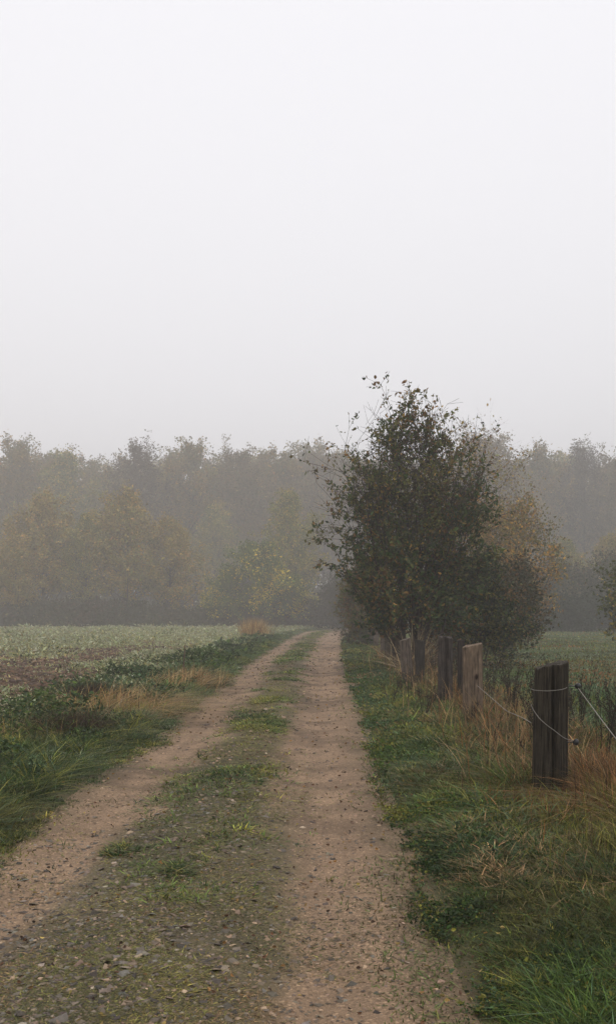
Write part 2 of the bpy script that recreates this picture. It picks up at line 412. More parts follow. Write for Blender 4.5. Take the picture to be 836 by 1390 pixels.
# orange dry grass heap at the right edge by the near post
m = MB(); N = 4200
x = 2.45+rng.normal(0, .20, N); y = 6.9+rng.normal(0, .45, N)
col = pick([(.30, .15, .055), RUST, STRAW, BROWN, OLIVE], N, [3, 2, 2, 1.5, 1], .4)
blades(m, x, y, .15+.27*rng.random(N), .0075, col, lean=.75, bend=1.2, levels=4, leandir=PI+rng.normal(0, 1.1, N))
tag(m.build('orange_grass_tuft', M_grass), 'thick tuft of orange dry grass right of the nearest fence post at the photo edge', 'grass tuft')

# right meadow -------------------------------------------------------------
m = MB(); N = 170000
u, y = scatter(N, 0, 1, 3.0, 122, 1.45)
x = fence_x(y)+.5+u*(np.maximum(y*.42, 3)+3)
cl = fbm(x*.7, y*.3, 3, 80)
near = sst(22, 8, y)
h = (.05+.16*near*rng.random(N)+.02*y/40)*(.5+cl)
col = palmix(x, y, [(G_mid, 1.0), (G_yel, 1.3), (G_pale, .6), (OLIVE, .5), (RUST, .22), (G_blue, .5)], [1, 2, 3, 4, 5, 6], scale=.35)*1.2
blades(m, x, y, h, .005+.0011*y, col, lean=.5, bend=.7, levels=2)
tag(m.build('meadow_grass', M_grass), 'short green meadow grass beyond the fence on the right', 'grass', kind='stuff')

# left verge ---------------------------------------------------------------
m = MB(); N = 34000
u, y = scatter(N, 0, 1, 2.6, 110, 1.6)
jag = (fbm(y*1.2, y*0+4, 4, 33)-.5)
wdt = np.interp(y, [0, 6, 12, 20, 40, 100], [2.0, 1.9, 1.7, 1.4, 1.5, 1.5])
x0 = XL(y)+.08+jag*.5; x = x0-(u**.9)*wdt*(1+.5*(fbm(y*.7, y*0, 3, 5)-.5))
t = (x0-x)/wdt
cl = fbm(x*2.6, y*2.6, 3, 90)
h = (.03+.09*sst(.03, .4, t))*(.2+1.3*cl)*np.exp(rng.normal(0, .25, N))*.85
col = palmix(x, y, [(G_dark, 1.1), (G_mid, 1.3), (G_blue, .8), (G_yel, .5), (OLIVE, .4), (G_pale, .12)], [11, 12, 13, 14, 15, 16])
tufts(m, x, y, 16, .025+.006*y, h, .0028+.0008*y**.95, col)
tag(m.build('verge_grass', M_grass), 'lush green grass on the verge between the track and the ploughed field', 'grass', kind='stuff')
m = MB(); N = 3600
u, y = scatter(N, 0, 1, 3.6, 24, 1.2); x = XL(y)-.25-u*1.9
cl = fbm(x*1.5, y*1.5, 3, 95); k = rng.random(N) < sst(.40, .62, cl); x, y = x[k], y[k]
col = palmix(x, y, [(G_blue, 1.2), (G_mid, 1.2), (G_pale, .3), (G_dark, .6), (G_yel, .5)], [12, 13, 14, 15, 6])
tufts(m, x, y, 14, .05, (.08+.12*rng.random(len(x)))*(.6+.8*cl[k]), .0035+.0005*y, col, lean=.8, bend=1.3, levels=4, tip=1.35)
tag(m.build('long_grass', M_grass), 'longer tufted green grass on the left verge beside the near wheel rut', 'grass', kind='stuff')
# dark broad-leaved weeds (left verge)
m = MB(); N = 60000
u, y = scatter(N, 0, 1, 3.6, 60, 1.4); x = XL(y)-.35-u*2.3
cl = fbm(x*1.3, y*1.3, 3, 97); k = cl > .52; x, y, cl = x[k], y[k], cl[k]
P = np.stack([x, y, Hg(x, y)+rng.random(len(x))*.22*(cl-.4)*4], 1)
D = rng.normal(0, 1, (len(x), 3)); D[:, 2] = np.abs(D[:, 2])*.5
leaves(m, P, D, (.022+.0022*y)*np.exp(rng.normal(0, .3, len(x))), palmix(x, y, [(G_dark, 1.4), (G_mid, 1), (G_blue, .6)], [7, 8, 3]), .55)
tag(m.build('nettle_cover', M_leaf), 'dark broad leaved weeds growing through the left verge', 'ground cover', kind='stuff')

# field weeds ---------------------------------------------------------------
m = MB(); NC = 30000
u, y = scatter(NC, 0, 1, 6.5, 124, 1.25)
x = XL(y)-1.5-u*(y*.40+4)
patch = fbm(x*.5, y*.16, 4, 101)+.22*sst(30, 60, y)-.05*sst(38, 30, y)+.20*sst(14, 10, y)+.22*sst(3.4, 2.0, XL(y)-x)
k = rng.random(NC) < .06+.94*sst(.47, .60, patch); x, y = x[k], y[k]; NC = len(x)
per = 18; r = (.05+.0034*y)*np.exp(rng.normal(0, .35, NC))
X = np.repeat(x, per); Y = np.repeat(y, per); RR = np.repeat(r, per)
a = rng.uniform(0, 2*PI, len(X)); q = np.sqrt(rng.random(len(X)))
X = X+np.cos(a)*q*RR*1.5; Y = Y+np.sin(a)*q*RR*1.5
hue = np.repeat(rng.random(NC)*(1-.35*sst(28, 45, y)), per)[:, None]
c1 = pick([(.33, .35, .20), (.22, .26, .11), (.42, .43, .30), (.32, .28, .11)], len(X), [3, 2, 1.6, 1.4]); c2 = pick([G_mid, G_dark, OLIVE], len(X))
colr = np.where(hue < .72, c1, c2)
D = np.stack([np.cos(a), np.sin(a), rng.random(len(X))*1.1+.1], 1)
P = np.stack([X, Y, Hg(X, Y)+rng.random(len(X))*RR*.45], 1)
leaves(m, P, D, RR*(.28+.25*rng.random(len(X))), colr, .4)
tag(m.build('field_weeds', M_leaf), 'pale frosty green weeds in patches over the brown ploughed field', 'weeds', kind='stuff')
# thin grass across the far field
m = MB(); N = 170000
u, y = scatter(N, 0, 1, 8, 126, .9); x = XL(y)-1.6-u*(y*.42+5)
patch = fbm(x*.5, y*.16, 4, 101)+.22*sst(30, 60, y)
k = rng.random(N) < .05+.95*sst(.46, .66, patch); x, y = x[k], y[k]
col = palmix(x, y, [((.34, .36, .19), 1), ((.50, .45, .19), 1.5), (G_mid, .5), (STRAW, .3)], [5, 6, 7, 8], scale=.2)
blades(m, x, y, (.045+.0010*y)*np.exp(rng.normal(0, .4, len(x))), .006+.0014*y, col, lean=.5, levels=2)
tag(m.build('field_grass', M_grass), 'thin pale grass covering the far half of the left field', 'grass', kind='stuff')
# clods of ploughed soil
m = MB(); N = 26000
u, y = scatter(N, 0, 1, 7, 70, 1.25); x = XL(y)-2.0-u*(y*.38+4)
s = (.012+.0016*y)*np.exp(rng.normal(0, .45, N))
cube = np.array([[-1, -1, 0], [1, -1, 0], [1, 1, 0], [-1, 1, 0], [-.6, -.6, 1], [.6, -.6, 1], [.6, .6, 1], [-.6, .6, 1]], float)
CF = np.array([[0, 1, 5, 4], [1, 2, 6, 5], [2, 3, 7, 6], [3, 0, 4, 7], [4, 5, 6, 7]])
def lumps(m, x, y, s, flat, col, z=None, tilt=.2):
    n = len(x); V = cube[None]*(1+rng.normal(0, .22, (n, 8, 3)))
    V = V*np.stack([s*(.7+.6*rng.random(n)), s*(.6+.5*rng.random(n)), s*flat], 1)[:, None]
    a = rng.uniform(0, 2*PI, n); ca, sa = np.cos(a)[:, None], np.sin(a)[:, None]
    X = V[..., 0]*ca-V[..., 1]*sa; Y = V[..., 0]*sa+V[..., 1]*ca
    Zz = V[..., 2]+tilt*(X*rng.normal(0, 1, (n, 1))+Y*rng.normal(0, 1, (n, 1)))
    z = Hg(x, y) if z is None else z
    W = np.stack([X+x[:, None], Y+y[:, None], Zz+z[:, None]], -1)
    m.add(W.reshape(-1, 3), np.repeat(col, 8, 0), (CF[None]+np.arange(n)[:, None, None]*8).reshape(-1, 4))
lumps(m, x, y, s.clip(0, .075), .7, pick([(.11, .065, .038), (.15, .095, .055), (.065, .040, .026)], N), Hg(x, y)-.005)
tag(m.build('soil_clods', M_stone), 'brown clods of ploughed soil scattered over the left field', 'soil', kind='stuff')

# stones and litter on the track ---------------------------------------------
m = MB()
N = 26000
u, y = scatter(N, 0, 1, 2.3, 60, 2.3)
w = XR(y)-XL(y); off = rng.normal(0, 1, N)
x = XC(y)+off*np.where(y < 6, .50, .26)*w*.45-.25*sst(7, 4, y)
k = (x > XL(y)+.12) & (x < XR(y)-.05) & (rng.random(N) < .2+.8*sst(8.5, 4.5, y)); x, y = x[k], y[k]
big = np.exp(rng.normal(0, .5, len(x)))
s = (.0048+.0005*y)*big
lumps(m, x, y, s.clip(0, .022), .30, pick([(.145, .115, .082), (.11, .09, .068), (.18, .132, .088), (.15, .135, .11), (.065, .052, .040), (.27, .23, .17)], len(x), [3, 3, 3, 1.5, 3, .25]), Hs(x, y)-.002, .22)
N = 8000
u, y = scatter(N, 0, 1, 2.3, 80, 1.9); x = XL(y)+.03+u*(XR(y)-XL(y)-.05)
lumps(m, x, y, ((.0032+.0006*y)*np.exp(rng.normal(0, .4, N))), .5, pick([(.27, .185, .12), (.19, .13, .085), (.30, .24, .17), (.12, .09, .07)], N, [3, 3, .3, 2.5]), Hs(x, y)-.001, .2)
tag(m.build('gravel', M_stone), 'flat grey stones and grit strewn over the middle and ruts of the track', 'gravel', kind='stuff')
# moss and sparse turf of the middle strip
m = MB(); N = 260000
u, y = scatter(N, 0, 1, 2.3, 95, 1.75)
w = XR(y)-XL(y)
hw = np.interp(y, [2, 5, 7, 9, 12, 20, 60], [.34, .30, .24, .15, .105, .10, .09])*w
off = rng.normal(0, .62, N)
x = XC(y)+off*hw
pt = fbm(x*2.2+7, y*1.5, 4, 120)+.22*np.exp(-off**2)-.03*sst(6, 3, y)
k = (rng.random(N) < sst(.44, .62, pt)) & (x > XL(y)+.2) & (x < XR(y)-.2); x, y, pt = x[k], y[k], pt[k]
lush = .75*sst(.70, .84, fbm(x*2.6, y*1.8, 3, 130))*sst(3.2, 4.4, y)*sst(.35, .6, fbm(x*12, y*9, 2, 131))
h = (.008+.030*lush)*np.exp(rng.normal(0, .35, len(x)))*(1+.01*y)
col = palmix(x, y, [((.23, .20, .05), 1.8), ((.16, .15, .04), 1.2), ((.09, .085, .03), .9), (STRAW, .35)], [3, 4, 5, 6], scale=1.2)
gc = pick([G_mid, G_dark, (.06, .095, .03)], len(x)); s_ = rng.random(len(x)) < lush; col[s_] = gc[s_]
blades(m, x, y, h, .0045+.0009*y, col, lean=1.5-lush*.8, bend=.5, levels=2, z=Hs(x, y)-.002)
N = 7000
u, y = scatter(N, 0, 1, 4.4, 95, 1.25)
w = XR(y)-XL(y); hw = np.interp(y, [4, 7, 9, 12, 20, 60], [.13, .13, .10, .085, .085, .09])*w
x = XC(y)+rng.normal(0, 1, N)*hw+.25*(fbm(y*.8, y*0, 3, 150)-.5)
pt = fbm(x*1.5, y*.8, 3, 151); k = rng.random(N) < .04+.96*sst(.44, .60, pt)*sst(4.5, 9, y)*(1-.6*sst(22, 40, y))+.25*sst(.6, .7, pt); x, y, pt = x[k], y[k], pt[k]
col = palmix(x, y, [(G_mid, 1.2), (G_yel, 1.3), ((.10, .13, .03), 1.2), (G_dark, .4), (G_blue, .3)], [3, 4, 5, 6, 7], scale=1.2)
tufts(m, x, y, 18, .03+.005*y, (.02+.022*rng.random(len(x)))*(1+.012*y), .0035+.0009*y, col, lean=.9, bend=.8, levels=2)
# patches creeping in from both edges
N = 15000
u, y = scatter(N, 0, 1, 2.3, 90, 1.5); side = rng.random(N) < .6
e = np.abs(rng.normal(0, .22, N)); x = np.where(side, XR(y)-e, XL(y)+e*.8)
k = rng.random(N) < sst(.52, .68, fbm(x*2.5, y*1.6, 4, 140)+.12*(e < .12)); x, y = x[k], y[k]
col = palmix(x, y, [((.20, .18, .05), 1.4), ((.10, .13, .035), 1), ((.11, .09, .045), .6)], [3, 4, 5, 6], scale=1.2)
blades(m, x, y, .016*np.exp(rng.normal(0, .4, len(x))), .0045+.0009*y, col, lean=1.3, bend=.6, levels=2, z=Hs(x, y)-.002)
tag(m.build('track_turf', M_grass), 'thin yellowish turf and moss along the middle strip of the track', 'turf', kind='stuff')
# small fallen leaves
m = MB(); N = 2600
u, y = scatter(N, 0, 1, 2.3, 40, 1.5); x = -3.2+u*6.4
P = np.stack([x, y, Hg(x, y)+.012], 1); D = rng.normal(0, 1, (N, 3)); D[:, 2] *= .25
leaves(m, P, D, .016+.0018*y, pick([(.22, .12, .04), (.12, .06, .03), (.28, .2, .06), (.06, .035, .02)], N), .6)
tag(m.build('fallen_leaves', M_leaf), 'small brown and yellow fallen leaves scattered over the track and verges', 'fallen leaves', kind='stuff')

# ------------------------------------------------------------------ plants of their own
def curve(p0, p1, sag=0, n=8, wob=0):
    t = np.linspace(0, 1, n)[:, None]
    P = np.array(p0)*(1-t)+np.array(p1)*t
    P[:, 2] += sag*(t[:, 0]*(1-t[:, 0]))*4
    if wob:
        w = rng.normal(0, wob, (n, 3)).cumsum(0)*np.sin(t*PI)*.6; P = P+w
    return P
def tuft(name, x, y, n, h, spread, pal, label, cat, lean=.5, bend=1, width=.006, wts=None, dirn=None, dsp=1, levels=4):
    o = MB(); xs = rng.normal(0, spread[0], n); ys = rng.normal(0, spread[1], n)
    z0 = float(Hg(x, y))
    z = Hg(xs+x, ys+y)-z0-.01
    col = pick(pal, n, wts)
    ld = None if dirn is None else dirn+rng.normal(0, dsp, n)
    blades(o, xs, ys, h*(.5+.7*rng.random(n)), width, col, lean=lean, bend=bend, levels=levels, z=z, leandir=ld)
    ob = o.build(name, M_grass); ob.location = (x, y, z0); tag(ob, label, cat); return ob
DRY = [(.42, .27, .10), (.32, .18, .07), (.48, .35, .17), (.16, .09, .04)]
tuft('dry_grass_clump', -3.0, 13.6, 1700, .42, (.40, .85), DRY, 'large sprawling clump of straw coloured dry grass flopped over on the left verge', 'dry grass', lean=1.3, bend=1.9, width=.011, dirn=0.2, dsp=1.3)
tuft('dry_grass_clump', -2.55, 18.4, 1000, .42, (.3, .9), DRY, 'smaller straw grass clump behind the large one beside the thin stake', 'dry grass', lean=.8, bend=1.4, width=.010, dirn=.3, dsp=.9)
tuft('dry_grass_clump', -3.7, 62, 900, 1.3, (.45, 1.2), DRY, 'upright rusty straw tuft at the far left side of the track before the wood', 'dry grass', lean=.22, bend=.7, width=.03)
tuft('dead_grass_clump', -2.75, 10.6, 1700, .32, (.17, .22), [BROWN, (.03, .018, .012), (.08, .05, .03)], 'dark brown dead weed clump nearest the camera on the left verge', 'dead weeds', lean=.6, bend=1.2, width=.006)
tuft('dead_grass_clump', -3.55, 14.6, 1700, .38, (.2, .28), [(.03, .022, .016), BROWN, (.03, .03, .014)], 'blackish weed clump left of the flopped straw grass', 'dead weeds', lean=.45, bend=1, width=.007)
tuft('dry_grass_clump', -3.75, 10.2, 700, .32, (.5, .25), DRY, 'thin pale straw clump at the left edge of the photo on the near verge', 'dry grass', lean=.9, bend=1.4, width=.005)

# stake in the left verge
o = MB(); tube(o, curve((0, 0, 0), (.02, 0, .78), n=6, wob=.004), [.016, .016, .015, .014, .013, .010], (.10, .06, .045), 6)
o2 = o.build('stake', M_wood); o2.location = (-2.95, 21.2, .02); o2.rotation_euler = (0, .04, 0)
tag(o2, 'thin upright brown stake standing in the left verge beside the straw grass', 'stake')

def dock(x, y, h, label, group='dead dark weed stalks by the fence', nst=4, pal=None, spread=.35, seed=.006):
    root = empty('dead_weed', (x, y, float(Hg(x, y))-.02))
    col = (.03, .022, .015)
    for s in range(nst):
        st = MB(); sd = MB()
        a = rng.uniform(0, 2*PI); l = h*(.65+.4*rng.random()); tip = (math.cos(a)*spread*l, math.sin(a)*spread*l, l)
        P = curve((math.cos(a)*.02, math.sin(a)*.02, 0), tip, .03*l, 9, .012*l)
        tube(st, P, np.linspace(.0055, .002, 9), col, 4)
        pts = [P]
        for b in range(5):
            i = rng.integers(3, 8); q = P[i]; d = rng.normal(0, 1, 3); d[2] = abs(d[2])+.8; d = d/np.linalg.norm(d)*l*.25
            Q = curve(q, q+d, 0, 5, .006); tube(st, Q, np.linspace(.003, .0015, 5), col, 3); pts.append(Q)
        A = np.concatenate([p[2:] for p in pts]); k = 110
        ii = rng.integers(0, len(A), k); PP = A[ii]+rng.normal(0, .010, (k, 3))
        leaves(sd, PP, rng.normal(0, 1, (k, 3)), rng.uniform(.008, .026, k), pick(pal or [(.028, .02, .014), (.05, .03, .018), (.02, .022, .012)], k), .6, detail=False)
        so_ = st.build('stalk', M_bark, root); sd.build('seed_head', M_leaf, so_)
    tag(root, label, 'dead weed', group); return root
W = [(1.62, 12.6, .42, 'low dark weed spray leaning over the verge grass left of the paler near post', 5, .6),
     (1.35, 14.5, .42, 'dark twiggy weed on the open verge nearest to the track', 4, .8),
     (2.45, 9.3, .62, 'tangle of dark stalks between the nearest post and the pale reddish post', 7, .45),
     (2.30, 8.6, .60, 'slanting dark weed just left of the nearest fence post', 5, .5),
     (2.72, 7.6, .95, 'tall dark weed rising just right of the nearest fence post', 4, .16),
     (2.85, 7.9, .72, 'dark bushy weed at the right photo edge behind the sagging white rope', 6, .4),
     (2.95, 10.5, .85, 'dark seedy stalks in the meadow behind and left of the nearest post', 6, .25),
     (3.25, 9.4, .80, 'dark seedy stalks in the meadow behind and right of the nearest post', 7, .3),
     (2.55, 11.2, .75, 'dark stalk cluster standing close behind the pale reddish post', 5, .2),
     (2.00, 11.1, .38, 'small dark weed at the foot of the pale reddish post', 4, .4),
     (1.85, 16.4, .45, 'dark stalks in front of the leaning grey post', 5, .35),
     (2.05, 8.0, .30, 'blackish leafy weed in the grass low left of the nearest post', 4, .6)]
for i in range(16):
    y = 7.4+i*.85+rng.uniform(-.3, .3); x = float(fence_x(y))+rng.uniform(.25, 1.3)
    W.append((x, y, rng.uniform(.6, 1.0), 'dark seedy dead stalks in the weed tangle on the meadow side of the fence posts', int(rng.integers(4, 8)), rng.uniform(.15, .4)))
for (x, y, h, lb, n, sp) in W: dock(x, y, h, lb, nst=n, spread=sp)

# ------------------------------------------------------------------ fence posts
def post(x, y, h, r, col, label, slant=0., groove=None, leanx=0, leany=0, knot=None, seed=0, square=.0, chips=.0):
    root = empty('fence_post', (x, y, float(H0(x, y))-.02)); root.rotation_euler = (leany, leanx, 0)
    n = 56; L = 34; o = MB(); rs = np.random.default_rng(seed+100)
    th = np.arange(n)*2*PI/n
    zz = np.concatenate([np.linspace(-.25, .97, L-4), [.985, .995, 1.0, 1.0]])
    V = []; CC = []
    base = np.array(col)
    for i, u in enumerate(zz):
        zf = u*h
        rr = r*(1+.05*(fbm(np.cos(th)*2+seed, np.sin(th)*2+zf*1.2, 3, seed)-.5)*2-.04*u)
        rr = rr*(1+square*(np.abs(np.cos(2*th))**2*.0+.10*np.cos(4*(th-.5))))
        rr = rr*(1+.06*(fbm(th*6, th*0+zf*1.5, 3, seed+3)-.5)*2+.03*(vnoise(th*14, zf*9+seed)-.5))
        dk = np.ones(n)
        if groove is not None:
            for (ga, gd, gw) in groove:
                dd = np.angle(np.exp(1j*(th-ga-.10*math.sin(zf*3+seed)))); gg = np.exp(-(dd/gw)**2)
                rr = rr-r*gd*gg
        if u > .98: rr = rr*[.99, .975, .93, 0.0001][[.985, .995, 1.0, 1.0].index(u) if u < 1 else (2 if i == len(zz)-2 else 3)]
        X = rr*np.cos(th); Y = rr*np.sin(th)
        Zv = np.full(n, zf)
        Zv = Zv+(slant*X/r*r+(.012*rs.normal(0, 1, n) if False else 0))*np.clip((u-.5)*2, 0, 1)
        Zv = Zv+chips*(fbm(np.cos(th)*3, np.sin(th)*3, 2, seed+9)-.5)*np.clip((u-.8)*5, 0, 1)
        V.append(np.stack([X, Y, Zv], 1))
        moss = np.clip((.25-u)*3, 0, .5)*fbm(th*2, th*0+zf*4, 2, seed)
        c = base*(.85+.35*fbm(np.cos(th)*2, np.sin(th)*2+zf*.7, 3, seed+5))[:, None]
        c = c*(1-moss[:, None])+np.array([.04, .05, .02])*moss[:, None]
        if i >= len(zz)-2: c = base*1.5+.02+0*c
        CC.append(c)
    i = (np.arange(L-1)[:, None]*n+np.arange(n)[None, :]); j = np.arange(L-1)[:, None]*n+(np.arange(n)[None, :]+1) % n
    o.add(np.concatenate(V), np.concatenate(CC), np.stack([i, j, j+n, i+n], -1).reshape(-1, 4))
    o.build('post_shaft', M_wood, root, smooth=True)
    if knot:
        k = MB(); a, kz, kr = knot; rad = r*1.0
        ct = np.array([rad*math.cos(a), rad*math.sin(a), kz]); nrm = np.array([math.cos(a), math.sin(a), 0]); sx = np.array([-math.sin(a), math.cos(a), 0])
        for (q, cc, dz) in ((1.0, (.05, .03, .02), .004), (.55, (.012, .008, .006), .008)):
            tt = np.arange(14)*2*PI/14
            ring = ct+nrm*dz+np.outer(np.cos(tt)*kr*q, sx)+np.outer(np.sin(tt)*kr*1.5*q, [0, 0, 1])
            ring_b = ct-nrm*.03+np.outer(np.cos(tt)*kr*q*1.3, sx)+np.outer(np.sin(tt)*kr*2*q, [0, 0, 1])
            VV = np.concatenate([ring, ring_b, [ct+nrm*(dz+.001)]])
            f4 = [[a_, (a_+1) % 14, 14+(a_+1) % 14, 14+a_] for a_ in range(14)]; f3 = [[a_, (a_+1) % 14, 28] for a_ in range(14)]
            k.add(VV, cc, f4, f3)
        k.build('knot', M_wood, root)
    tag(root, label, 'fence post', 'old wooden fence posts along the track')
    return root
F = -PI/2   # towards the camera
DK = (.034, .028, .020); RD = (.125, .090, .062); GY_ = (.062, .048, .038)
p1 = post(1.85, 6.9, 1.035, .132, DK, 'nearest and largest fence post, blackish wood split by a vertical groove', slant=.26, groove=[(F-.10, .55, .12), (F+.9, .12, .06), (F-.8, .10, .06)], seed=1, leanx=.02, chips=.03)
p2 = post(2.20, 12.0, 1.03, .136, RD, 'pale reddish brown fence post with a dark knot, second nearest', slant=.20, groove=[(F+.35, .08, .05), (F-.7, .08, .05)], knot=(F+.25, .61, .022), seed=2, leanx=-.01, chips=.03)
post(2.12, 13.9, 1.10, .118, (.045, .037, .032), 'grey split fence post just left of the pale reddish post', slant=-.1, groove=[(F+.12, .42, .13)], seed=3, chips=.05)
post(2.55, 15.0, 1.03, .062, (.028, .022, .018), 'slim blackish post showing in the gap left of the pale reddish post', slant=.1, seed=4)
post(2.24, 18.2, .93, .108, (.030, .026, .022), 'short blackish fence post leaning beside the greyer one', slant=-.12, seed=5, leanx=.03, groove=[(F, .12, .08)])
post(2.13, 19.2, .92, .125, (.085, .066, .052), 'greyish brown leaning fence post touching the short blackish one', slant=.25, seed=6, leanx=-.07, groove=[(F+.3, .15, .08)])
post(2.36, 23.2, 1.04, .112, (.04, .032, .026), 'dark upright fence post at the left under the straw coloured grass heads', slant=.1, seed=7)
post(2.76, 33, .98, .11, (.085, .065, .05), 'small far fence post in shade under the left side of the tree', slant=.1, seed=8)
post(3.10, 41, .98, .115, (.10, .078, .06), 'farthest visible fence post, pale brown, left of all the others', slant=-.1, seed=9, leanx=.03)

post(2.58, 29, 1.0, .105, (.06, .048, .036), 'small dark far fence post among rusty grass just left of the dark upright one', slant=.1, seed=11, leanx=-.03)
post(3.30, 49, 1.0, .11, (.08, .064, .05), 'tiny fence post beyond the farthest pale brown one beside the bramble', slant=.1, seed=12)
def screen(px, py, d):   # photo pixel at distance d -> point in the place
    return np.array([(px-418)/1219*d, d, 1.45-(py-838)/1219*d])
def wire(name, P, r, label, mat=M_rope, cat='wire'):
    P = np.array(P, float)
    # smooth resample
    t = np.linspace(0, len(P)-1, 40); Q = np.stack([np.interp(t, np.arange(len(P)), P[:, k]) for k in range(3)], 1)
    for _ in range(3): Q[1:-1] = (Q[:-2]+2*Q[1:-1]+Q[2:])/4
    o = MB(); tube(o, Q, np.full(len(Q), r), (.3, .27, .22), 6); ob = o.build(name, mat, smooth=True)
    return tag(ob, label, cat, None)
def on_post(a, z, rad=.138, c=(1.85, 6.9)): return (c[0]+rad*math.cos(a), c[1]+rad*math.sin(a), z)
# top wire: round the near post from its left to the knob at its right
wire('fence_wire', [on_post(PI*.95, .90), on_post(PI*1.1, .895), on_post(PI*1.25, .895), on_post(PI*1.4, .895), on_post(PI*1.52, .90), on_post(PI*1.65, .905), on_post(PI*1.8, .915), on_post(PI*1.93, .925), (2.04, 6.86, .93)], .0022, 'upper pale wire wrapped level round the top of the nearest post')
wire('fence_wire', [on_post(PI*.98, .78), on_post(PI*1.1, .74), on_post(PI*1.25, .68), on_post(PI*1.4, .63), on_post(PI*1.5, .60), on_post(PI*1.62, .56), on_post(PI*1.75, .53), (2.01, 6.8, .515)], .0024, 'lower pale wire slanting down across the face of the nearest post')
# between the two near posts
wire('fence_wire', [(2.23, 11.86, .55), (2.16, 10.6, .50), (2.03, 9.2, .49), (1.9, 8.0, .56), on_post(PI*.98, .64)], .0028, 'slack pale wire hanging between the nearest and the pale reddish post')
wire('slack_rope', [(2.05, 6.85, .92), (2.10, 6.45, .72), (2.13, 6.0, .54), (2.14, 5.6, .41), (2.13, 5.1, .28), (2.10, 4.5, .16), (2.05, 3.9, .10)], .0034, 'whitish rope sagging from the upper black knob down to the right photo edge', cat='rope')
wire('fence_wire', [(2.28, 6.5, .30), (2.2, 6.1, .22), (2.12, 5.6, .12)], .002, 'thin pale strand low in the orange grass at the right photo edge')
def knob(loc, label):
    root = empty('insulator', loc); o = MB()
    prof = [(.0, .001), (.0, .012), (.01, .022), (.02, .030), (.035, .034), (.048, .030), (.056, .018), (.06, .001)]
    n = 16; th = np.arange(n)*2*PI/n
    V = np.concatenate([np.stack([np.full(n, a-.03), r*np.cos(th), r*np.sin(th)], 1) for a, r in prof])
    i = (np.arange(len(prof)-1)[:, None]*n+np.arange(n)[None, :]); j = np.arange(len(prof)-1)[:, None]*n+(np.arange(n)[None, :]+1) % n
    o.add(V, (.01, .01, .01), np.stack([i, j, j+n, i+n], -1).reshape(-1, 4)); o.build('knob_body', M_plastic, root, True)
    s = MB(); tube(s, [(-.09, .01, 0), (-.05, .004, 0), (0, 0, 0)], [.006, .006, .006], (.02, .02, .02), 6); s.build('screw', M_plastic, root)
    root.scale = (.75, .75, .75); tag(root, label, 'insulator', 'black insulator knobs'); return root
knob((2.055, 6.85, .925), 'upper black insulator knob on the right side of the nearest post')
knob((2.025, 6.8, .505), 'lower black insulator knob on the right side of the nearest post')

